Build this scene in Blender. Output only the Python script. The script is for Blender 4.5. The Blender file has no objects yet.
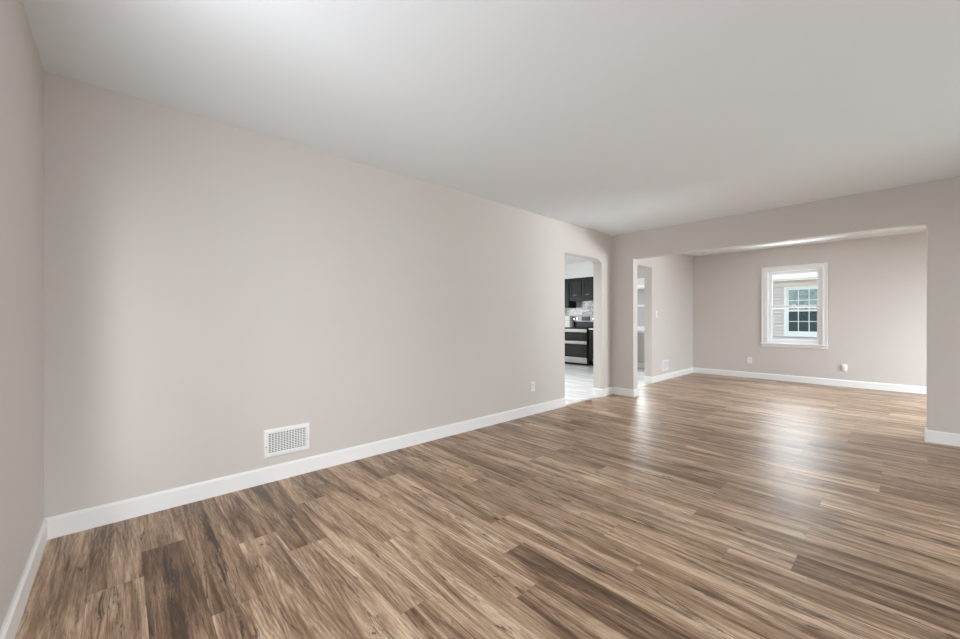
import bpy, bmesh, math, random
from mathutils import Vector, Matrix
random.seed(7)
SC = bpy.context.scene
COL = SC.collection

# ------------------------------------------------------------------ camera
cam_data = bpy.data.cameras.new('camera')
cam = bpy.data.objects.new('camera', cam_data)
COL.objects.link(cam)
cam.location = (3.028, 0.295, 1.147)
cam.rotation_euler = (math.radians(90), 0, math.radians(47.3))
cam_data.sensor_width = 36.0
cam_data.lens = 36.0 * 389.0 / 960.0
cam_data.clip_start = 0.02
cam_data.clip_end = 200
SC.camera = cam

# ------------------------------------------------------------------ exposure, world
SC.view_settings.view_transform = 'Standard'
SC.view_settings.look = 'None'
SC.view_settings.exposure = 0.0
SC.view_settings.gamma = 1.0
SC.view_settings.use_curve_mapping = False
SC.cycles.use_denoising = True
SC.cycles.max_bounces = 14
SC.cycles.diffuse_bounces = 9
SC.cycles.glossy_bounces = 5
SC.cycles.transparent_max_bounces = 12
SC.cycles.sample_clamp_indirect = 6.0

world = bpy.data.worlds.new('sky')
SC.world = world
world.use_nodes = True
bg = world.node_tree.nodes['Background']
bg.inputs['Color'].default_value = (0.86, 0.94, 1.0, 1)
bg.inputs['Strength'].default_value = 1.5


def area_light(name, loc, rot, sx, sy, power, color=(1, 1, 1), spread=180):
    d = bpy.data.lights.new(name, 'AREA')
    d.shape = 'RECTANGLE'
    d.size = sx
    d.size_y = sy
    d.energy = power
    d.color = color
    d.spread = math.radians(spread)
    o = bpy.data.objects.new(name, d)
    o.location = loc
    o.rotation_euler = rot
    COL.objects.link(o)
    return o


PI = math.pi
# daylight outside the windows (sky light falls in from above, light off the bright ground comes in low)
DAY = (.96, .98, 1)
COOL = (.84, .91, 1)
area_light('sky_living', (6.80, -.2, 2.7), (0, PI / 2 - .50, -.45), 1.4, 2.0, 290, DAY, 125)
area_light('sky_living_far', (7.40, 4.5, 2.3), (0, PI / 2 - .27, .52), 1.2, 1.6, 60, DAY, 75)
area_light('ground_bounce_living', (7.50, 3.4, -.2), (0, PI / 2 + .36, 0), 1.0, 3.2, 60, DAY, 90)
area_light('front_fill', (1.9, -.40, 1.25), (PI / 2, 0, .9), .9, 1.0, 39, DAY)  # added fill lamp behind the camera, shining in through an invented opening
area_light('sky_dining_street', (6.60, 7.2, 2.6), (0, PI / 2 - .6, 0), 1.4, 2.4, 430, COOL, 130)
area_light('ground_bounce_dining', (7.2, 8.9, .9), (0, PI / 2 + .16, .62), 1.0, 1.6, 130, DAY, 90)
area_light('sky_dining_yard', (1.7, 10.7, 2.50), (-(PI / 2 - .35), 0, 0), 2.4, .5, 76, (.92, .96, 1), 100)
area_light('sky_nook_yard', (-1.70, 10.6, 2.50), (-(PI / 2 - .35), 0, .3), 1.5, .5, 100, (.95, .975, 1), 100)
area_light('ground_bounce_yard', (1.7, 10.6, .1), (-(PI / 2 + .45), 0, 0), 1.8, .7, 80, (.95, .975, 1), 120)
area_light('front_corner_fill', (4.4, -1.2, 2.3), (PI / 2 - .36, 0, 1.16), 2.2, 1.4, 12, DAY, 90)  # unseen lamp added to lift the low near-left corner
area_light('kitchen_daylight_fill', (-4.95, 6.6, 1.5), (0, -PI / 2, 0), 1.1, 1.8, 120, (.96, .98, 1))  # added lamp brightening the kitchen from an invented side window
area_light('kitchen_fill', (-1.3, 4.7, 2.6), (0, 0, 0), .5, .5, 42, (.93, .97, 1), 130)  # unseen fill lamp added to brighten the kitchen and doorway jamb, no fixture


# ------------------------------------------------------------------ materials
def new_mat(name):
    m = bpy.data.materials.new(name)
    m.use_nodes = True
    nt = m.node_tree
    return m, nt, nt.nodes['Principled BSDF']


def nd(nt, typ, **kw):
    n = nt.nodes.new(typ)
    for k, v in kw.items():
        setattr(n, k, v)
    return n


def simple(name, col, rough=.5, metal=0.0, spec=.5, bump=0.0, bscale=200, var=0.0):
    m, nt, p = new_mat(name)
    p.inputs['Base Color'].default_value = (*col, 1)
    p.inputs['Roughness'].default_value = rough
    p.inputs['Metallic'].default_value = metal
    p.inputs['Specular IOR Level'].default_value = spec
    tc = nd(nt, 'ShaderNodeTexCoord')
    if var:
        n = nd(nt, 'ShaderNodeTexNoise')
        n.inputs['Scale'].default_value = 3.0
        n.inputs['Detail'].default_value = 4
        nt.links.new(tc.outputs['Object'], n.inputs['Vector'])
        r = nd(nt, 'ShaderNodeMapRange')
        r.inputs['To Min'].default_value = 1 - var
        r.inputs['To Max'].default_value = 1 + var
        nt.links.new(n.outputs['Fac'], r.inputs['Value'])
        mx = nd(nt, 'ShaderNodeVectorMath', operation='SCALE')
        mx.inputs[0].default_value = col
        nt.links.new(r.outputs['Result'], mx.inputs['Scale'])
        nt.links.new(mx.outputs['Vector'], p.inputs['Base Color'])
    if bump:
        n = nd(nt, 'ShaderNodeTexNoise')
        n.inputs['Scale'].default_value = bscale
        n.inputs['Detail'].default_value = 3
        nt.links.new(tc.outputs['Object'], n.inputs['Vector'])
        b = nd(nt, 'ShaderNodeBump')
        b.inputs['Strength'].default_value = bump
        b.inputs['Distance'].default_value = .002
        nt.links.new(n.outputs['Fac'], b.inputs['Height'])
        nt.links.new(b.outputs['Normal'], p.inputs['Normal'])
    return m


M_WALL = simple('greige_wall_paint', (.63, .59, .56), .55, spec=.35, bump=.12, bscale=180, var=.012)
M_CEIL = simple("white_ceiling_paint", (.85, .895, .94), .75, spec=.2, bump=.15, bscale=120)
M_KWALL = simple('kitchen_white_paint', (.78, .77, .76), .6, spec=.3, bump=.1)
M_TRIM = simple('white_trim_paint', (.86, .86, .86), .32, spec=.45)
M_PLASTIC = simple('white_plastic', (.85, .84, .83), .35)
M_SLOT = simple('dark_slot', (.05, .05, .05), .6)
M_DUCT = simple('grey_duct_metal', (.10, .10, .105), .6, metal=.3)
M_VINYL = simple('white_window_vinyl', (.84, .85, .87), .3)
M_BLACKCAB = simple('black_cabinet_paint', (.012, .012, .012), .42, spec=.25, var=.1)
M_STEEL = simple('brushed_stainless', (.50, .49, .48), .33, metal=1.0, bump=.05, bscale=300)
M_BLACKGLASS = simple('black_oven_glass', (.016, .015, .014), .15, spec=.35)
M_BLACK = simple('black_enamel', (.008, .008, .008), .3, spec=.3)
M_COUNTER = simple('white_stone_counter', (.82, .81, .79), .25, var=.04)
M_NICKEL = simple('satin_nickel', (.75, .74, .72), .25, metal=1.0)
M_CONCRETE = simple('grass_ground', (.16, .20, .10), .9, var=.3)
M_FASCIA = simple('white_fascia', (.90, .90, .90), .5)
M_FRIEZE = simple('beige_frieze', (.62, .56, .50), .6)
M_ROOF = simple('grey_roof_shingle', (.20, .19, .19), .9, bump=.6, bscale=60, var=.2)
M_BLUETRIM = simple('white_exterior_trim', (.66, .72, .74), .45)
M_DIFF = simple('frosted_lens', (.9, .9, .88), .4)


def siding_mat():
    m, nt, p = new_mat('pale_lap_siding')
    p.inputs['Base Color'].default_value = (.58, .555, .565, 1)
    p.inputs['Roughness'].default_value = .6
    tc = nd(nt, 'ShaderNodeTexCoord')
    n = nd(nt, 'ShaderNodeTexNoise')
    mp = nd(nt, 'ShaderNodeMapping')
    mp.inputs['Scale'].default_value = (2, 2, 40)
    nt.links.new(tc.outputs['Object'], mp.inputs['Vector'])
    nt.links.new(mp.outputs['Vector'], n.inputs['Vector'])
    b = nd(nt, 'ShaderNodeBump')
    b.inputs['Strength'].default_value = .1
    nt.links.new(n.outputs['Fac'], b.inputs['Height'])
    nt.links.new(b.outputs['Normal'], p.inputs['Normal'])
    return m


M_SIDING = siding_mat()


def glass_mat(name, tint=(1, 1, 1), gloss=.06):
    m = bpy.data.materials.new(name)
    m.use_nodes = True
    nt = m.node_tree
    nt.nodes.clear()
    out = nd(nt, 'ShaderNodeOutputMaterial')
    mix = nd(nt, 'ShaderNodeMixShader')
    tr = nd(nt, 'ShaderNodeBsdfTransparent')
    tr.inputs['Color'].default_value = (*tint, 1)
    gl = nd(nt, 'ShaderNodeBsdfGlossy')
    gl.inputs['Roughness'].default_value = .02
    mix.inputs['Fac'].default_value = gloss
    nt.links.new(tr.outputs[0], mix.inputs[1])
    nt.links.new(gl.outputs[0], mix.inputs[2])
    nt.links.new(mix.outputs[0], out.inputs['Surface'])
    return m


M_GLASS = glass_mat('window_glass', (.97, .99, .99), .05)


def nb_glass():
    # neighbour's panes: dark room behind, broken pale reflections
    m, nt, p = new_mat('neighbour_pane_glass')
    p.inputs['Roughness'].default_value = .2
    p.inputs['Base Color'].default_value = (.008, .030, .040, 1)
    p.inputs['Specular IOR Level'].default_value = .15
    return m


M_NBGLASS = nb_glass()


def shade_glass():
    # upper panes: a pale shade behind the glass, with broken dark gaps
    m, nt, p = new_mat('shaded_upper_pane')
    L = nt.links.new
    tc = nd(nt, 'ShaderNodeTexCoord')
    mp = nd(nt, 'ShaderNodeMapping')
    mp.inputs['Scale'].default_value = (9, 9, 16)
    L(tc.outputs['Object'], mp.inputs['Vector'])
    n = nd(nt, 'ShaderNodeTexNoise')
    n.inputs['Scale'].default_value = 1
    n.inputs['Detail'].default_value = 4
    L(mp.outputs[0], n.inputs['Vector'])
    r = nd(nt, 'ShaderNodeValToRGB')
    r.color_ramp.elements[0].position = .36
    r.color_ramp.elements[0].color = (.03, .08, .09, 1)
    r.color_ramp.elements[1].position = .52
    r.color_ramp.elements[1].color = (.17, .26, .27, 1)
    L(n.outputs['Fac'], r.inputs['Fac'])
    L(r.outputs['Color'], p.inputs['Base Color'])
    p.inputs['Roughness'].default_value = .15
    return m


M_NBSHADE = shade_glass()


def floor_mat():
    m, nt, p = new_mat('oak_plank_floor')
    L = nt.links.new
    uv = nd(nt, 'ShaderNodeUVMap', uv_map='plank')          # u along the plank in metres, v across it in metres
    tone = nd(nt, 'ShaderNodeAttribute', attribute_name='tone')
    seed = nd(nt, 'ShaderNodeAttribute', attribute_name='seed')
    crack = nd(nt, 'ShaderNodeAttribute', attribute_name='crack')
    sep = nd(nt, 'ShaderNodeSeparateXYZ')
    L(uv.outputs['UV'], sep.inputs[0])
    sc = nd(nt, 'ShaderNodeMath', operation='MULTIPLY')
    L(seed.outputs['Fac'], sc.inputs[0])
    sc.inputs[1].default_value = 37.0
    comb = nd(nt, 'ShaderNodeCombineXYZ')
    L(sep.outputs['X'], comb.inputs['X'])
    L(sep.outputs['Y'], comb.inputs['Y'])
    L(sc.outputs[0], comb.inputs['Z'])

    def mapped(sx, sy, loc=0):
        mp = nd(nt, 'ShaderNodeMapping')
        mp.inputs['Scale'].default_value = (sx, sy, 1)
        mp.inputs['Location'].default_value = (loc, loc * 1.7, loc)
        L(comb.outputs[0], mp.inputs['Vector'])
        return mp

    def noise(sx, sy, detail, dist=0.0, loc=0, rough=.55):
        n = nd(nt, 'ShaderNodeTexNoise')
        n.inputs['Scale'].default_value = 1
        n.inputs['Detail'].default_value = detail
        n.inputs['Roughness'].default_value = rough
        n.inputs['Distortion'].default_value = dist
        L(mapped(sx, sy, loc).outputs[0], n.inputs['Vector'])
        return n

    def mr(src, a, b, c, d, smooth=False):
        r = nd(nt, 'ShaderNodeMapRange')
        if smooth:
            r.interpolation_type = 'SMOOTHSTEP'
        r.inputs['From Min'].default_value = a
        r.inputs['From Max'].default_value = b
        r.inputs['To Min'].default_value = c
        r.inputs['To Max'].default_value = d
        L(src, r.inputs['Value'])
        return r.outputs['Result']

    def math_(op, a, b):
        n = nd(nt, 'ShaderNodeMath', operation=op)
        for i, x in enumerate((a, b)):
            if isinstance(x, (int, float)):
                n.inputs[i].default_value = x
            else:
                L(x, n.inputs[i])
        return n.outputs[0]

    broad = noise(1.0, 11, 5, 1.6, 3)
    streak = noise(1.8, 42, 8, 1.4, 7, .68)
    fine = noise(14, 240, 6, .4, 11, .65)
    f = math_('MULTIPLY', mr(broad.outputs['Fac'], .3, .7, -1, 1), .36)
    f = math_('ADD', f, math_('MULTIPLY', mr(streak.outputs['Fac'], .3, .7, -1, 1), .23))
    f = math_('ADD', f, math_('MULTIPLY', mr(fine.outputs['Fac'], .3, .7, -1, 1), .20))
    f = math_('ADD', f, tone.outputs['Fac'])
    ramp = nd(nt, 'ShaderNodeValToRGB')
    cr = ramp.color_ramp
    cr.elements[0].position = 0.0
    cr.elements[0].color = (.095, .050, .026, 1)
    cr.elements[1].position = 1.0
    cr.elements[1].color = (.74, .565, .42, 1)
    e = cr.elements.new(.35)
    e.color = (.265, .164, .100, 1)
    e = cr.elements.new(.65)
    e.color = (.475, .325, .218, 1)
    L(f, ramp.inputs['Fac'])
    # knots and dark mineral streaks
    kn = noise(2.6, 17, 5, 1.2, 19, .72)
    km = mr(kn.outputs['Fac'], .575, .67, 0, .9, True)
    ck = noise(2.6, 34, 6, 2.2, 29, .75)
    ckm = mr(ck.outputs['Fac'], .51, .58, 0, 1, True)
    cent = nd(nt, 'ShaderNodeMath', operation='ABSOLUTE')
    L(math_('SUBTRACT', sep.outputs['Y'], .09), cent.inputs[0])
    band = mr(cent.outputs[0], .010, .045, 1, 0, True)
    ckm = math_('MULTIPLY', math_('MULTIPLY', ckm, band), crack.outputs['Fac'])
    dark = math_('MAXIMUM', km, ckm)
    # cathedral rings
    vv = nd(nt, 'ShaderNodeMath', operation='POWER')
    L(math_('SUBTRACT', sep.outputs['Y'], .085), vv.inputs[0])
    vv.inputs[1].default_value = 2
    hyp = nd(nt, 'ShaderNodeMath', operation='SQRT')
    L(math_('ADD', vv.outputs[0], .00012), hyp.inputs[0])
    wob = noise(2.5, 9, 4, .5, 61)
    ph = math_('ADD', math_('MULTIPLY', hyp.outputs[0], 420), math_('MULTIPLY', sep.outputs['X'], -30))
    ph = math_('ADD', ph, math_('MULTIPLY', wob.outputs['Fac'], 16))
    sn = nd(nt, 'ShaderNodeMath', operation='SINE')
    L(ph, sn.inputs[0])
    ring = mr(sn.outputs[0], .0, 1, 0, .42)
    mask = noise(1.3, 2, 1, 0, 53)
    ring = math_('MULTIPLY', ring, mr(mask.outputs['Fac'], .47, .58, 0, 1, True))
    dark = math_('MAXIMUM', dark, ring)
    mx = nd(nt, 'ShaderNodeMix', data_type='RGBA')
    L(dark, mx.inputs['Factor'])
    L(ramp.outputs['Color'], mx.inputs[6])
    mx.inputs[7].default_value = (.050, .030, .020, 1)
    # joints
    pw, plen = .181, None
    e1 = mr(sep.outputs['Y'], 0, .0022, 1, 0)
    e2 = mr(sep.outputs['Y'], pw - .0022, pw, 0, 1)
    e3 = mr(sep.outputs['X'], 0, .002, 1, 0)
    edge = math_('MAXIMUM', math_('MAXIMUM', e1, e2), e3)
    mx2 = nd(nt, 'ShaderNodeMix', data_type='RGBA')
    L(math_('MULTIPLY', edge, .55), mx2.inputs['Factor'])
    L(mx.outputs[2], mx2.inputs[6])
    mx2.inputs[7].default_value = (.05, .03, .02, 1)
    L(mx2.outputs[2], p.inputs['Base Color'])
    rr = mr(streak.outputs['Fac'], .3, .7, .30, .40)
    L(rr, p.inputs['Roughness'])
    p.inputs['Specular IOR Level'].default_value = .38
    b = nd(nt, 'ShaderNodeBump')
    b.inputs['Strength'].default_value = .25
    b.inputs['Distance'].default_value = .0006
    h = math_('SUBTRACT', math_('ADD', fine.outputs['Fac'], streak.outputs['Fac']), math_('MULTIPLY', edge, 2.0))
    L(h, b.inputs['Height'])
    L(b.outputs['Normal'], p.inputs['Normal'])
    return m


M_FLOOR = floor_mat()


def tile_floor_mat():
    m, nt, p = new_mat('pale_kitchen_tile')
    L = nt.links.new
    tc = nd(nt, 'ShaderNodeTexCoord')
    br = nd(nt, 'ShaderNodeTexBrick')
    br.inputs['Color1'].default_value = (.80, .80, .79, 1)
    br.inputs['Color2'].default_value = (.70, .70, .69, 1)
    br.inputs['Mortar'].default_value = (.6, .6, .59, 1)
    br.inputs['Scale'].default_value = 1
    br.inputs['Brick Width'].default_value = 1.2
    br.inputs['Row Height'].default_value = .20
    br.inputs['Mortar Size'].default_value = .003
    L(tc.outputs['Object'], br.inputs['Vector'])
    mp = nd(nt, 'ShaderNodeMapping')
    mp.inputs['Scale'].default_value = (1.2, 16, 1)
    L(tc.outputs['Object'], mp.inputs['Vector'])
    n = nd(nt, 'ShaderNodeTexNoise')
    n.inputs['Scale'].default_value = 1
    n.inputs['Detail'].default_value = 5
    n.inputs['Distortion'].default_value = .5
    L(mp.outputs[0], n.inputs['Vector'])
    r = nd(nt, 'ShaderNodeMapRange')
    r.inputs['From Min'].default_value = .35
    r.inputs['From Max'].default_value = .7
    r.inputs['To Min'].default_value = 1.15
    r.inputs['To Max'].default_value = .72
    L(n.outputs['Fac'], r.inputs['Value'])
    v = nd(nt, 'ShaderNodeVectorMath', operation='SCALE')
    L(br.outputs['Color'], v.inputs[0])
    L(r.outputs['Result'], v.inputs['Scale'])
    L(v.outputs['Vector'], p.inputs['Base Color'])
    p.inputs['Roughness'].default_value = .25
    return m


M_TILE = tile_floor_mat()


def backsplash_mat():
    m, nt, p = new_mat('marble_mosaic_backsplash')
    L = nt.links.new
    tc = nd(nt, 'ShaderNodeTexCoord')
    mp = nd(nt, 'ShaderNodeMapping')
    mp.inputs['Rotation'].default_value = (math.radians(90), 0, 0)
    L(tc.outputs['Object'], mp.inputs['Vector'])
    br = nd(nt, 'ShaderNodeTexBrick')
    br.inputs['Color1'].default_value = (.62, .61, .60, 1)
    br.inputs['Color2'].default_value = (.34, .335, .33, 1)
    br.inputs['Mortar'].default_value = (.20, .20, .20, 1)
    br.inputs['Scale'].default_value = 1
    br.inputs['Brick Width'].default_value = .15
    br.inputs['Row Height'].default_value = .075
    br.inputs['Mortar Size'].default_value = .003
    L(mp.outputs[0], br.inputs['Vector'])
    n = nd(nt, 'ShaderNodeTexNoise')
    n.inputs['Scale'].default_value = 9
    n.inputs['Detail'].default_value = 6
    n.inputs['Distortion'].default_value = 1.5
    L(tc.outputs['Object'], n.inputs['Vector'])
    r = nd(nt, 'ShaderNodeMapRange')
    r.inputs['From Min'].default_value = .35
    r.inputs['From Max'].default_value = .65
    r.inputs['To Min'].default_value = .65
    r.inputs['To Max'].default_value = 1.35
    L(n.outputs['Fac'], r.inputs['Value'])
    v = nd(nt, 'ShaderNodeVectorMath', operation='SCALE')
    L(br.outputs['Color'], v.inputs[0])
    L(r.outputs['Result'], v.inputs['Scale'])
    L(v.outputs['Vector'], p.inputs['Base Color'])
    p.inputs['Roughness'].default_value = .2
    return m


M_SPLASH = backsplash_mat()


# ------------------------------------------------------------------ mesh helpers
def box(bm, x0, x1, y0, y1, z0, z1):
    x0, x1 = min(x0, x1), max(x0, x1)
    y0, y1 = min(y0, y1), max(y0, y1)
    z0, z1 = min(z0, z1), max(z0, z1)
    v = [bm.verts.new(p) for p in ((x0, y0, z0), (x1, y0, z0), (x1, y1, z0), (x0, y1, z0),
                                   (x0, y0, z1), (x1, y0, z1), (x1, y1, z1), (x0, y1, z1))]
    for q in ((0, 3, 2, 1), (4, 5, 6, 7), (0, 1, 5, 4), (1, 2, 6, 5), (2, 3, 7, 6), (3, 0, 4, 7)):
        bm.faces.new([v[i] for i in q])


def prism(bm, pts, axis, a, b):
    """closed outline pts (two coordinates of the other axes, in order) pushed from a to b along axis"""
    def mk(p, t):
        if axis == 0:
            return (t, p[0], p[1])
        if axis == 1:
            return (p[0], t, p[1])
        return (p[0], p[1], t)
    va = [bm.verts.new(mk(p, a)) for p in pts]
    vb = [bm.verts.new(mk(p, b)) for p in pts]
    n = len(pts)
    bm.faces.new(va)
    bm.faces.new(list(reversed(vb)))
    for i in range(n):
        bm.faces.new((va[i], vb[i], vb[(i + 1) % n], va[(i + 1) % n]))


def cyl(bm, c, axis, r, length, seg=16, r2=None):
    r2 = r if r2 is None else r2
    rot = {'X': Matrix.Rotation(PI / 2, 4, 'Y'), 'Y': Matrix.Rotation(-PI / 2, 4, 'X'), 'Z': Matrix.Identity(4)}[axis]
    bmesh.ops.create_cone(bm, cap_ends=True, segments=seg, radius1=r, radius2=r2, depth=length,
                          matrix=Matrix.Translation(c) @ rot)


def obj(name, bm, mat, parent=None, bevel=0.0, smooth=False):
    bmesh.ops.recalc_face_normals(bm, faces=bm.faces)
    me = bpy.data.meshes.new(name)
    bm.to_mesh(me)
    bm.free()
    me.materials.append(mat)
    o = bpy.data.objects.new(name, me)
    COL.objects.link(o)
    if smooth:
        for p in me.polygons:
            p.use_smooth = True
    if bevel:
        md = o.modifiers.new('bevel', 'BEVEL')
        md.width = bevel
        md.segments = 2
        md.limit_method = 'ANGLE'
        md.angle_limit = math.radians(40)
    if parent is not None:
        o.parent = parent
        o.matrix_parent_inverse = parent_matrix(parent).inverted()
    return o


def parent_matrix(o):
    m = o.matrix_basis.copy()
    while o.parent is not None:
        m = o.parent.matrix_basis @ o.matrix_parent_inverse @ m
        o = o.parent
    return m


def boxes(name, lst, mat, parent=None, bevel=0.0):
    bm = bmesh.new()
    for b in lst:
        box(bm, *b)
    return obj(name, bm, mat, parent, bevel)


def tag(o, label, cat, group=None):
    o['label'] = label
    o['category'] = cat
    if group:
        o['group'] = group
    return o


def struct(o):
    o['kind'] = 'structure'
    return o


def thing(name, loc, label, cat, group=None):
    o = bpy.data.objects.new(name, None)
    o.empty_display_size = .1
    o.location = loc
    COL.objects.link(o)
    return tag(o, label, cat, group)


# ------------------------------------------------------------------ dimensions
T = .134                      # wall thickness
L_Y = 5.866                   # living room length
DY0, DY1 = L_Y + T, 9.39      # dining room
RX = 5.40                     # street side wall, inner face
H, HD, HK = 2.44, 2.50, 2.62  # ceilings: living, dining, kitchen
TOP = 2.80
KD0, KD1 = 4.617, 5.549       # kitchen doorway in the left wall
OX0, OX1, OZ = .336, 3.192, 2.052
DX = -.035                    # side wall of the far room, inner face
NY1, NZ = 7.35, 2.09          # opening from dining to breakfast nook

# ------------------------------------------------------------------ floor: individual planks in one mesh
PW, PL = .181, 1.22
Y_SEAM = .37


def build_floor():
    fx0, fx1, fy0, fy1 = -.02, RX + .05, -.05, DY1 + .05
    special = {  # (row, joint index): tone, crack strength
        (0, 2): (.22, 1.0), (1, -1): (.26, 1.0), (1, 0): (.26, 1.0), (2, 3): (.56, .15), (3, 0): (.32, .6), (3, -1): (.30, .5),
        (7, 7): (.24, .6), (6, 8): (.36, .5), (-1, 0): (.34, .6), (0, -3): (.36, .3), (0, -2): (.36, .3),
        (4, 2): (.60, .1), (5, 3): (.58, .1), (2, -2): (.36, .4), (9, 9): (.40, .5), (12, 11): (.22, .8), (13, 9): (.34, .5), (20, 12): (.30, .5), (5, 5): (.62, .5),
        (4, 7): (.60, .6), (8, 6): (.58, .9), (10, 8): (.60, .7), (11, 5): (.44, .9), (3, 5): (.58, .9)}
    offs = {0: 2, 1: 0, 2: 3, 3: 4, 4: 2, 5: 0, 6: 3, 7: 2, 8: 1, 9: 4, 10: 3, 11: 0, 12: 1, 13: 4, 16: 4, 17: 1, 18: 3, 20: 2}
    verts, faces, uvs, at_t, at_s, at_c = [], [], [], [], [], []
    r0 = math.floor((fy0 - Y_SEAM) / PW)
    r1 = math.ceil((fy1 - Y_SEAM) / PW)
    rnd = random.Random(11)
    last = 0
    for r in range(r0, r1):
        y0, y1 = Y_SEAM + r * PW, Y_SEAM + (r + 1) * PW
        if r in offs:
            k = offs[r]
        else:
            k = (last + rnd.choice((2, 3))) % 5
        last = k
        x = k * PL / 5 - 2 * PL
        j = k - 10
        while x < fx1:
            xa, xb = max(x, fx0), min(x + PL, fx1)
            ya, yb = max(y0, fy0), min(y1, fy1)
            t = .52 + rnd.uniform(-.11, .10)
            c = rnd.choice((0, .2, .5, .8, 1))
            s = rnd.random()
            if xb > xa + 1e-4 and yb > ya:
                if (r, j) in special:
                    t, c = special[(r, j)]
                n = len(verts)
                verts += [(xa, ya, 0), (xb, ya, 0), (xb, yb, 0), (xa, yb, 0)]
                faces.append((n, n + 1, n + 2, n + 3))
                uvs += [(xa - x, ya - y0), (xb - x, ya - y0), (xb - x, yb - y0), (xa - x, yb - y0)]
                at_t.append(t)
                at_s.append(s)
                at_c.append(c)
            x += PL
            j += 5
    nf = len(faces)
    # slab below
    n = len(verts)
    z = -.12
    verts += [(fx0, fy0, z), (fx1, fy0, z), (fx1, fy1, z), (fx0, fy1, z),
              (fx0, fy0, -.001), (fx1, fy0, -.001), (fx1, fy1, -.001), (fx0, fy1, -.001)]
    for q in ((0, 3, 2, 1), (0, 1, 5, 4), (1, 2, 6, 5), (2, 3, 7, 6), (3, 0, 4, 7)):
        faces.append(tuple(n + i for i in q))
        uvs += [(.3, .05)] * 4
        at_t.append(.4)
        at_s.append(0)
        at_c.append(0)
    me = bpy.data.meshes.new('floor')
    me.from_pydata(verts, [], faces)
    ul = me.uv_layers.new(name='plank')
    for i, u in enumerate(uvs):
        ul.data[i].uv = u
    for nm, arr in (('tone', at_t), ('seed', at_s), ('crack', at_c)):
        a = me.attributes.new(nm, 'FLOAT', 'FACE')
        for i, v in enumerate(arr):
            a.data[i].value = v
    me.materials.append(M_FLOOR)
    o = bpy.data.objects.new('floor', me)
    COL.objects.link(o)
    return struct(o)


build_floor()
struct(boxes('floor_kitchen', [(-4.5, -.02, 3.3, DY1 + .05, -.12, -.002)], M_TILE))
struct(boxes('trim_1', [(-.055, .004, KD0, KD1, -.002, .006)], simple('beige_threshold', (.55, .50, .44), .35)))
struct(boxes('trim_2', [(-.055, .004, DY0, NY1, -.002, .006)], bpy.data.materials['beige_threshold']))

# ------------------------------------------------------------------ ceilings
struct(boxes('ceiling', [(-T, RX + T, -T, L_Y + T / 2, H, TOP)], M_CEIL))
struct(boxes('ceiling_dining', [(-T + DX, RX + T, DY0 - T / 2, DY1 + .16, HD, TOP)], M_CEIL))
struct(boxes('ceiling_kitchen', [(-4.5, -T, 3.3, DY1 + .16, HK, TOP)], M_KWALL))

# ------------------------------------------------------------------ walls


def arch_z(t):
    return 2.045 - (.060 * t ** 6 if t > 0 else .015 * t * t)


bm = bmesh.new()
pts = [(-T, 0), (KD0, 0)]
NA = 28
for i in range(NA + 1):
    t = -1 + 2 * i / NA
    pts.append(((KD0 + KD1) / 2 + t * (KD1 - KD0) / 2, arch_z(t)))
pts += [(KD1, 0), (DY0, 0), (DY0, TOP), (-T, TOP)]
prism(bm, pts, 0, -T, 0)
struct(obj('wall_left', bm, M_WALL))
bm = bmesh.new()
prism(bm, [(DY0, NZ), (NY1, NZ), (NY1, 0), (DY1 + .16, 0), (DY1 + .16, TOP), (DY0, TOP)], 0, -T + DX, DX)
struct(obj('wall_dining_left', bm, M_WALL))

bm = bmesh.new()
prism(bm, [(0, 0), (OX0, 0), (OX0, OZ), (OX1, OZ), (OX1, 0), (RX, 0), (RX, TOP), (0, TOP)], 1, L_Y, DY0)
struct(obj('wall_back', bm, M_WALL))


def wall_with_holes(name, axis, a, b, u0, u1, holes, mat=M_WALL, z1=TOP):
    """wall slab with rectangular holes (u0, u1, z0, z1), holes in order along u"""
    bm = bmesh.new()

    def bx(ua, ub, za, zb):
        if axis == 0:
            box(bm, a, b, ua, ub, za, zb)
        else:
            box(bm, ua, ub, a, b, za, zb)
    u = u0
    for (ha, hb, hz0, hz1) in holes:
        bx(u, ha, 0, z1)
        if hz0 > 0:
            bx(ha, hb, 0, hz0)
        bx(ha, hb, hz1, z1)
        u = hb
    bx(u, u1, 0, z1)
    return struct(obj(name, bm, mat))


W1 = (1.272, 2.080, .700, 2.068)        # dining window rough opening (x0, x1, z0, z1)
W2 = (-1.86, -.98, .905, 2.052)         # nook window
W3 = (1.6, 4.8, .45, 2.20)             # living room picture window (y0, y1, z0, z1)
W4 = (7.0, 8.8, .60, 2.20)              # dining room street window
W5 = (5.7, 7.5, 1.0, 2.1)               # unseen kitchen side window, added to admit the kitchen lamp
W6 = (1.45, 2.95, .80, 2.10)            # unseen opening added in the near wall for the front fill lamps (x0, x1)
wall_with_holes('wall_front', 1, -T, 0, 0, RX, [W6])
wall_with_holes('wall_right', 0, RX, RX + T, -T, DY1 + .16, [W3, W4])
wall_with_holes('wall_dining_back', 1, DY1, DY1 + .16, DX, RX, [W1])
wall_with_holes('wall_kitchen_back', 1, DY1, DY1 + .16, -4.5, DX - T, [W2])
wall_with_holes('wall_kitchen_left', 0, -4.5 - T, -4.5, 3.3, DY1 + .16, [W5], M_KWALL)
struct(boxes('wall_kitchen_front', [(-4.5, -T, 3.3 - T, 3.3, 0, TOP)], M_KWALL))

# ------------------------------------------------------------------ baseboards
BH, BT = .112, .014


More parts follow.
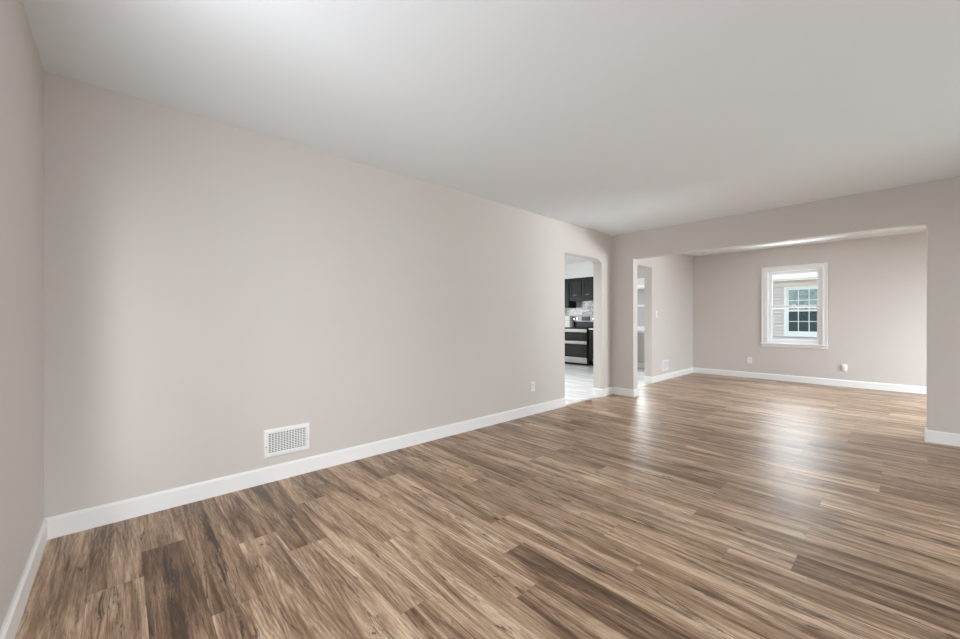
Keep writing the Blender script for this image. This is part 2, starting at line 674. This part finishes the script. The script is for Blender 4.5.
def baseboard(name, runs):
    """runs: list of (axis, wall_pos, direction, u0, u1); profile with a small chamfer at the top"""
    bm = bmesh.new()
    for (axis, w, d, u0, u1) in runs:
        prof = [(w, .0), (w + d * BT, .0), (w + d * BT, BH - .012), (w + d * BT * .45, BH), (w, BH)]
        prism(bm, prof, 1 if axis == 0 else 0, u0, u1)
    return struct(obj(name, bm, M_TRIM))


baseboard('baseboard_left', [(0, 0, 1, 0, KD0)])
# around the corner pier between the kitchen doorway and the dining opening
baseboard('baseboard_corner', [(0, 0, 1, KD1, L_Y - BT), (1, KD1, -1, -T, BT), (1, L_Y, -1, 0, OX0 + BT),
                               (0, OX0, 1, L_Y, DY0)])
baseboard('baseboard_back', [(1, L_Y, -1, OX1 - BT, RX), (0, OX1, -1, L_Y, DY0)])
baseboard('baseboard_front', [(1, 0, 1, BT, RX)])
baseboard('baseboard_right', [(0, RX, -1, 0, L_Y), (0, RX, -1, DY0, DY1)])
baseboard('baseboard_dining_left', [(0, DX, 1, NY1, DY1), (1, NY1, -1, DX - T, DX + BT), (0, DX - T, -1, NY1, DY1)])
baseboard('baseboard_dining_back', [(1, DY1, -1, DX + BT, RX - BT)])
baseboard('baseboard_kitchen', [(1, DY1, -1, -1.50, DX - T - BT), (0, -T, -1, 3.3, KD0), (0, -T, -1, KD1, DY0)])


# ------------------------------------------------------------------ windows
def double_hung(name, x0, x1, z0, z1, yin, yout, rail_z, glass_name='pane'):
    """double-hung window in a wall lying along x, room on the low-y side"""
    cw = .076
    # casing (the window object itself): head, two sides with a raised outer edge
    bm = bmesh.new()
    for (ca, cb, th) in ((cw, .0, .018), (cw, cw - .020, .028), (.022, 0, .024)):
        xo0, xi0 = x0 - ca, x0 - cb
        xo1, xi1 = x1 + ca, x1 + cb
        box(bm, xo0, xi0, yin - th, yin, z0, z1 + ca)
        box(bm, xi1, xo1, yin - th, yin, z0, z1 + ca)
        box(bm, xi0, xi1, yin - th, yin, z1 + cb, z1 + ca)
    # jamb liner
    jt = .018
    box(bm, x0, x0 + jt, yin - .01, yout, z0, z1)
    box(bm, x1 - jt, x1, yin - .01, yout, z0, z1)
    box(bm, x0 + jt, x1 - jt, yin - .01, yout, z1 - jt, z1)
    box(bm, x0 + jt, x1 - jt, yin + .01, yout, z0, z0 + jt)
    w = struct(obj(name, bm, M_TRIM, bevel=.002))
    # stool and apron
    boxes('window_sill', [(x0 - cw - .018, x1 + cw + .006, yin - .045, yin + .012, z0 - .022, z0),
                          (x0 - cw, x1 + cw, yin - .018, yin, z0 - .072, z0 - .022)], M_TRIM, w, .003)
    sx0, sx1 = x0 + jt, x1 - jt

    def sash(nm, ya, yb, za, zb, st, top, bot):
        s = boxes(nm, [(sx0, sx0 + st, ya, yb, za, zb), (sx1 - st, sx1, ya, yb, za, zb),
                       (sx0 + st, sx1 - st, ya, yb, zb - top, zb), (sx0 + st, sx1 - st, ya, yb, za, za + bot)],
                  M_VINYL, w, .003)
        ym = (ya + yb) / 2
        boxes('pane', [(sx0 + st - .004, sx1 - st + .004, ym - .003, ym + .003, za + bot - .004, zb - top + .004)],
              M_GLASS, s)
        return s
    sash('upper_sash', yin + .085, yin + .115, rail_z - .024, z1 - jt, .058, .058, .046)
    sash('lower_sash', yin + .045, yin + .075, z0 + jt, rail_z + .024, .058, .046, .058)
    bm = bmesh.new()
    box(bm, (x0 + x1) / 2 - .03, (x0 + x1) / 2 + .03, yin + .035, yin + .062, rail_z + .024, rail_z + .034)
    obj('sash_lock', bm, M_VINYL, w, .002)
    return w


double_hung('window_1', *W1, DY1, DY1 + .16, 1.385)
double_hung('window_2', *W2, DY1, DY1 + .16, 1.475)


def side_window(name, xin, xout, y0, y1, z0, z1, n):
    """window with n lights in a wall lying along y"""
    s = -1 if xout > xin else 1
    cw = .085
    bm = bmesh.new()
    box(bm, xin, xin + s * .02, y0 - cw, y0, z0 - cw, z1 + cw)
    box(bm, xin, xin + s * .02, y1, y1 + cw, z0 - cw, z1 + cw)
    box(bm, xin, xin + s * .02, y0, y1, z1, z1 + cw)
    box(bm, xin, xin + s * .02, y0, y1, z0 - cw, z0)
    for k in range(n + 1):
        yy = y0 + (y1 - y0) * k / n
        box(bm, xin, xout, max(y0, yy - .03), min(y1, yy + .03), z0, z1)
    box(bm, xin, xout, y0, y1, z0, z0 + .04)
    box(bm, xin, xout, y0, y1, z1 - .04, z1)
    w = struct(obj(name, bm, M_TRIM))
    xm = (xin + xout) / 2
    for k in range(n):
        ya, yb = y0 + (y1 - y0) * k / n + .03, y0 + (y1 - y0) * (k + 1) / n - .03
        boxes('pane', [(xm - .003, xm + .003, ya, yb, z0 + .04, z1 - .04)], M_GLASS, w)


side_window('window_3', RX, RX + T, *W3, 3)
side_window('window_4', RX, RX + T, *W4, 2)
side_window('window_5', -4.5, -4.5 - T, *W5, 2)  # unseen window, put in as the opening for the added kitchen lamp


# ------------------------------------------------------------------ vents, outlets, switch
def vent(y0, y1, z0, z1, label, x=0.0, ncol=13, nrow=11):
    t = thing('wall_vent', (x, (y0 + y1) / 2, z0), label, 'vent')
    fw = .030
    bm = bmesh.new()
    # bevelled frame: outer rim flush to the wall, raised inner face
    ring = [(y0, z0, 0.002), (y0 + .006, z0 + .006, .008), (y0 + fw - .004, z0 + fw - .004, .010), (y0 + fw, z0 + fw, .004)]
    rows = []
    for (dy, dz, h) in ring:
        oy, oz = dy - y0, dz - z0
        rows.append([bm.verts.new((x + h, y0 + oy, z0 + oz)), bm.verts.new((x + h, y1 - oy, z0 + oz)),
                     bm.verts.new((x + h, y1 - oy, z1 - oz)), bm.verts.new((x + h, y0 + oy, z1 - oz))])
    base = [bm.verts.new((x, a, b)) for a, b in ((y0, z0), (y1, z0), (y1, z1), (y0, z1))]
    rows.insert(0, base)
    rows.append([bm.verts.new((x, a, b)) for a, b in ((y0 + fw, z0 + fw), (y1 - fw, z0 + fw), (y1 - fw, z1 - fw), (y0 + fw, z1 - fw))])
    for a, b in zip(rows[:-1], rows[1:]):
        for i in range(4):
            bm.faces.new((a[i], a[(i + 1) % 4], b[(i + 1) % 4], b[i]))
    obj('frame', bm, M_TRIM, t)
    bm = bmesh.new()
    ia, ib, ja, jb = y0 + fw, y1 - fw, z0 + fw, z1 - fw
    for k in range(ncol + 1):
        yy = ia + (ib - ia) * k / ncol
        box(bm, x + .003, x + .008, max(ia, yy - .0032), min(ib, yy + .0032), ja, jb)
    for k in range(nrow + 1):
        zz = ja + (jb - ja) * k / nrow
        box(bm, x + .0035, x + .0075, ia, ib, max(ja, zz - .0026), min(jb, zz + .0026))
    obj('grille', bm, M_TRIM, t)
    boxes('damper', [(x, x + .0015, ia, ib, ja, jb)], M_DUCT, t)
    boxes('damper_lever', [(x + .004, x + .018, y1 - fw * .55, y1 - fw * .35, (z0 + z1) / 2 - .002, (z0 + z1) / 2 + .016)], M_TRIM, t)
    for yy in (y0 + fw * .5, y1 - fw * .5):
        bm = bmesh.new()
        cyl(bm, (x + .0095, yy, (z0 + z1) / 2 - .02), 'X', .004, .003, 10)
        obj('screw', bm, M_NICKEL, t)
    return t


vent(1.027, 1.337, .173, .371, 'large white grid wall vent low on the long greige wall above the baseboard')
vent(7.775, 8.08, .177, .370, 'white wall vent low on the far side room wall beside the opening', DX)


def outlet(loc, facing, label, name='wall_outlet'):
    """facing '+x' or '-y'"""
    t = thing(name, loc, label, 'outlet')
    w, h = .074, .118

    def bx(u0, u1, d0, d1, z0, z1):
        if facing == '+x':
            return (loc[0] + d0, loc[0] + d1, loc[1] + u0, loc[1] + u1, loc[2] + z0, loc[2] + z1)
        return (loc[0] + u0, loc[0] + u1, loc[1] - d1, loc[1] - d0, loc[2] + z0, loc[2] + z1)
    boxes('cover_plate', [bx(-w / 2, w / 2, 0, .006, -h / 2, h / 2)], M_PLASTIC, t, .0025)
    for zc in (.021, -.021):
        r = boxes('receptacle', [bx(-.017, .017, .006, .008, zc - .014, zc + .014)], M_PLASTIC, t, .004)
        boxes('slots', [bx(-.009, -.006, .0082, .0086, zc - .004, zc + .007),
                        bx(.006, .009, .0082, .0086, zc - .003, zc + .006),
                        bx(-.0025, .0025, .0082, .0086, zc - .011, zc - .006)], M_SLOT, r)
    boxes('screw', [bx(-.0025, .0025, .006, .0075, -.0025, .0025)], M_NICKEL, t)
    return t


outlet((0, 3.955, .338), '+x', 'white duplex outlet on the long greige wall left of the kitchen doorway')
outlet((1.003, DY1, .345), '-y', 'white duplex outlet on the far wall below left of the window')
outlet((2.365, DY1, .325), '-y', 'white outlet behind a plugged-in device on the far wall right of the window')

# small device plugged into the right-hand far outlet
t = thing('plug_in_device', (2.365, DY1 - .0088, .325), 'small white rounded device plugged into the far wall outlet right of the window', 'plug-in device')
bm = bmesh.new()
prism(bm, [(2.365 + .034 * math.cos(a) * (1 + .12 * math.sin(a)), .325 + .046 * math.sin(a)) for a in [i * PI / 14 for i in range(28)]], 1, DY1 - .0098, DY1 - .032)
obj('housing', bm, M_PLASTIC, t, .010)
bm = bmesh.new()
cyl(bm, (2.365, DY1 - .033, .338), 'Y', .018, .006, 20)
obj('lens', bm, M_DIFF, t)

# light switch
t = thing('light_switch', (DX, 7.545, 1.245), 'white toggle light switch on the far side room wall by the opening', 'light switch')
boxes('cover_plate', [(DX, DX + .006, 7.545 - .036, 7.545 + .036, 1.245 - .059, 1.245 + .059)], M_PLASTIC, t, .0025)
boxes('toggle', [(DX + .006, DX + .018, 7.545 - .004, 7.545 + .004, 1.245 - .006, 1.245 + .014)], M_PLASTIC, t, .001)
for zz in (.03, -.03):
    boxes('screw', [(DX + .006, DX + .0072, 7.545 - .0025, 7.545 + .0025, 1.245 + zz - .0025, 1.245 + zz + .0025)], M_NICKEL, t)

# ------------------------------------------------------------------ kitchen
RX0, RX1 = -2.972, -2.212     # range
FY = 8.738                    # range front
t = thing('kitchen_range', (-2.592, (FY + DY1) / 2, 0), 'black and stainless double oven range seen through the kitchen doorway', 'range')
boxes('body', [(RX0, RX1, FY + .03, DY1 - .012, 0.02, .915)], M_BLACK, t, .004)
boxes('toe_kick', [(RX0 + .02, RX1 - .02, FY + .05, DY1 - .03, 0, .02)], M_BLACK, t)
boxes('drawer_panel', [(RX0 + .004, RX1 - .03, FY + .004, FY + .03, .055, .19)], M_STEEL, t, .004)
def oven_door(z0, z1, hz):
    d = boxes('oven_door', [(RX0 + .004, RX1 - .03, FY, FY + .03, z0, z1)], M_BLACKGLASS, t, .004)
    boxes('door_trim', [(RX0 + .004, RX1 - .03, FY - .004, FY, z1 - .075, z1)], M_STEEL, d, .003)
    boxes('glass_window', [(RX0 + .10, RX1 - .13, FY - .002, FY, z0 + .05, z1 - .105)], simple('grey_oven_window', (.030, .027, .025), .15, spec=.35), d)
    bm = bmesh.new()
    cyl(bm, ((RX0 + RX1) / 2 - .013, FY - .045, hz), 'X', .012, .64, 14)
    for xx in (RX0 + .07, RX1 - .10):
        box(bm, xx - .008, xx + .008, FY - .045, FY - .003, hz - .008, hz + .008)
    obj('handle', bm, M_STEEL, d, smooth=False)
oven_door(.195, .605, .57)
oven_door(.61, .905, .87)
boxes('cooktop', [(RX0 - .003, RX1 + .003, FY - .005, DY1 - .10, .917, .945)], M_BLACK, t, .004)
for (bx_, by_, br_) in ((-2.78, 8.90, .09), (-2.40, 8.90, .075), (-2.78, 9.14, .07), (-2.40, 9.14, .09)):
    bm = bmesh.new()
    cyl(bm, (bx_, by_, .946), 'Z', br_, .002, 28)
    obj('burner', bm, M_BLACKGLASS, t)
boxes('backguard_base', [(RX0, RX1, 9.28, DY1 - .012, .945, 1.085)], M_BLACK, t, .003)
g = boxes('control_panel', [(RX0, RX1, 9.255, DY1 - .012, 1.085, 1.245)], simple('dull_panel_steel', (.26, .26, .255), .4, metal=.8), t, .01)
boxes('display', [(-2.72, -2.46, 9.2515, 9.255, 1.115, 1.225)], M_BLACKGLASS, g)
for kx in (-2.93, -2.83, -2.35, -2.26):
    bm = bmesh.new()
    cyl(bm, (kx, 9.238, 1.165), 'Y', .026, .033, 18, .022)
    obj('knob', bm, M_NICKEL, g, smooth=False)


def shaker_door(nm, x0, x1, yf, z0, z1, par, pull='cup'):
    fr = .055
    bm = bmesh.new()
    box(bm, x0, x0 + fr, yf - .02, yf, z0, z1)
    box(bm, x1 - fr, x1, yf - .02, yf, z0, z1)
    box(bm, x0 + fr, x1 - fr, yf - .02, yf, z0, z0 + fr)
    box(bm, x0 + fr, x1 - fr, yf - .02, yf, z1 - fr, z1)
    box(bm, x0 + fr, x1 - fr, yf - .010, yf, z0 + fr, z1 - fr)
    d = obj(nm, bm, M_BLACKCAB, par, .002)
    bm = bmesh.new()
    xc = (x0 + x1) / 2
    if pull == 'cup':
        cyl(bm, (xc, yf - .045, z0 + .028), 'X', .006, .11, 10)
        for xx in (xc - .045, xc + .045):
            cyl(bm, (xx, yf - .032, z0 + .028), 'Y', .005, .026, 8)
    obj('handle', bm, M_NICKEL, d)
    return d


# cabinet over the range
t = thing('wall_cabinet', (-2.592, 9.22, 1.64), 'short black wall cabinet with two doors above the range', 'cabinet')
boxes('carcass', [(RX0 + .001, RX1, 9.08, DY1, 1.64, 2.235)], M_BLACKCAB, t, .002)
shaker_door('door', -2.955, -2.605, 9.08, 1.76, 2.165, t)
shaker_door('door', -2.58, -2.23, 9.08, 1.76, 2.165, t)
# taller cabinet to its left
t = thing('wall_cabinet', (-3.362, 9.22, 1.46), 'taller black wall cabinet left of the range, its side panel in view', 'cabinet')
boxes('carcass', [(-3.75, RX0 - .001, 9.08, DY1, 1.46, 2.235)], M_BLACKCAB, t, .002)
shaker_door('door', -3.735, -3.37, 9.08, 1.49, 2.165, t)
shaker_door('door', -3.355, -2.99, 9.08, 1.49, 2.165, t)
# soffit above the cabinets
struct(boxes('trim_3', [(-4.5, -1.45, 9.06, DY1, 2.235, HK)], M_KWALL))
# backsplash
struct(boxes('trim_4', [(-4.5, -1.45, DY1 - .010, DY1, .92, 1.66)], M_SPLASH))


def base_cab(x0, x1, label, ndoor):
    t = thing('base_cabinet', ((x0 + x1) / 2, 9.1, 0), label, 'cabinet')
    boxes('carcass', [(x0, x1, 8.80, DY1 - .012, .10, .895)], M_BLACKCAB, t, .002)
    boxes('toe_kick', [(x0 + .005, x1 - .005, 8.87, DY1 - .012, 0, .10)], M_BLACKCAB, t)
    wd = (x1 - x0) / ndoor
    for k in range(ndoor):
        a, b = x0 + k * wd + .008, x0 + (k + 1) * wd - .008
        shaker_door('door', a, b, 8.80, .12, .70, t, 'cup')
        d = boxes('drawer', [(a, b, 8.78, 8.80, .72, .88)], M_BLACKCAB, t, .002)
        bm = bmesh.new()
        cyl(bm, ((a + b) / 2, 8.755, .80), 'X', .006, .11, 10)
        for xx in ((a + b) / 2 - .045, (a + b) / 2 + .045):
            cyl(bm, (xx, 8.768, .80), 'Y', .005, .026, 8)
        obj('handle', bm, M_NICKEL, d)


base_cab(RX1 + .006, -1.50, 'black base cabinet to the right of the range', 2)
base_cab(-4.48, RX0 - .006, 'black base cabinet to the left of the range', 3)
tag(boxes('worktop', [(RX1 + .005, -1.48, 8.765, DY1 - .012, .895, .930)], M_COUNTER, None, .004),
    'white worktop slab to the right of the range', 'worktop')
tag(boxes('worktop', [(-4.48, RX0 - .005, 8.765, DY1 - .012, .895, .930)], M_COUNTER, None, .004),
    'white worktop slab to the left of the range', 'worktop')
# white storage box left of the range
t = thing('bread_box', (-3.20, 9.22, .930), 'white lidded box standing on the worktop left of the range', 'storage box')
boxes('body', [(-3.42, -2.995, 9.13, 9.33, .930, 1.125)], M_PLASTIC, t, .012)
boxes('lid', [(-3.425, -2.990, 9.125, 9.335, 1.128, 1.245)], M_PLASTIC, t, .02)

# ------------------------------------------------------------------ outside: the neighbouring house across the side yard
struct(boxes('ground', [(-25, 25, DY1 + .16, 40, -.5, -.35), (RX + T, 25, -25, DY1 + .16, -.5, -.35), (-25, -4.5 - T, -25, DY1 + .16, -.5, -.35)], M_CONCRETE))
NY = 12.5
t = thing('neighbour_house', (0, NY + 2, -.35), 'neighbouring house with pale lap siding and a white-framed window, seen outside', 'house')
bm = bmesh.new()
LAP = .0824
z = -.35
while z < 1.96:
    # each lap: bottom edge stands out, top tucks under the next
    prism(bm, [(NY, z), (NY - .058, z), (NY - .056, z + .056), (NY - .002, z + .060), (NY - .002, z + LAP), (NY, z + LAP)], 0, -9, 9)
    z += LAP
box(bm, -9, 9, NY, NY + 4, -.35, 2.12)
obj('siding_wall', bm, M_SIDING, t)
boxes('frieze_board', [(-9, 9, NY - .062, NY, 1.985, 2.06)], M_FRIEZE, t)
boxes('soffit', [(-9.3, 9.3, NY - .38, NY + .02, 2.115, 2.135)], M_FRIEZE, t)
boxes('fascia', [(-9.3, 9.3, NY - .40, NY - .38, 2.085, 2.24)], M_FASCIA, t)
bm = bmesh.new()
prism(bm, [(NY - .38, 2.225), (NY - .50, 2.235), (NY - .515, 2.125), (NY - .49, 2.11), (NY - .40, 2.11), (NY - .40, 2.225)], 0, -9.3, 9.3)
obj('gutter', bm, M_FASCIA, t)
bm = bmesh.new()
prism(bm, [(NY - .42, 2.24), (NY + 2.0, 3.5), (NY + 4.4, 2.24)], 0, -9.3, 9.3)
obj('roof', bm, M_ROOF, t)
# its window
gx0, gx1, gz0, gz1 = 1.136, 1.90, .858, 1.873
cx0, cx1, cz0, cz1 = 1.041, 1.995, .748, 1.955
wf = boxes('window_frame', [(cx0, gx0 - .035, NY - .095, NY, cz0, cz1), (gx1 + .035, cx1, NY - .095, NY, cz0, cz1),
                            (gx0 - .035, gx1 + .035, NY - .095, NY, gz1 + .02, cz1), (gx0 - .035, gx1 + .035, NY - .095, NY, cz0, gz0 - .02),
                            (cx0 - .01, cx1 + .01, NY - .10, NY, cz0 - .02, cz0),
                            (gx0 - .035, gx0, NY - .08, NY, gz0 - .02, gz1 + .02), (gx1, gx1 + .035, NY - .08, NY, gz0 - .02, gz1 + .02),
                            (gx0, gx1, NY - .08, NY, gz1, gz1 + .02), (gx0, gx1, NY - .08, NY, gz0 - .02, gz0),
                            (gx0, gx1, NY - .08, NY, 1.345, 1.385)], M_BLUETRIM, t)
boxes('pane', [(gx0, gx1, NY - .070, NY - .067, gz0, 1.345)], M_NBGLASS, wf)
boxes('pane', [(gx0, gx1, NY - .070, NY - .067, 1.385, gz1)], M_NBSHADE, wf)
bm = bmesh.new()
for mx_ in (gx0 + .187, gx0 + .388, gx0 + .585):
    box(bm, mx_ - .008, mx_ + .008, NY - .078, NY - .070, gz0, gz1)
for mz in (1.10, 1.615):
    box(bm, gx0, gx1, NY - .078, NY - .070, mz - .008, mz + .008)
obj('muntins', bm, M_BLUETRIM, wf)
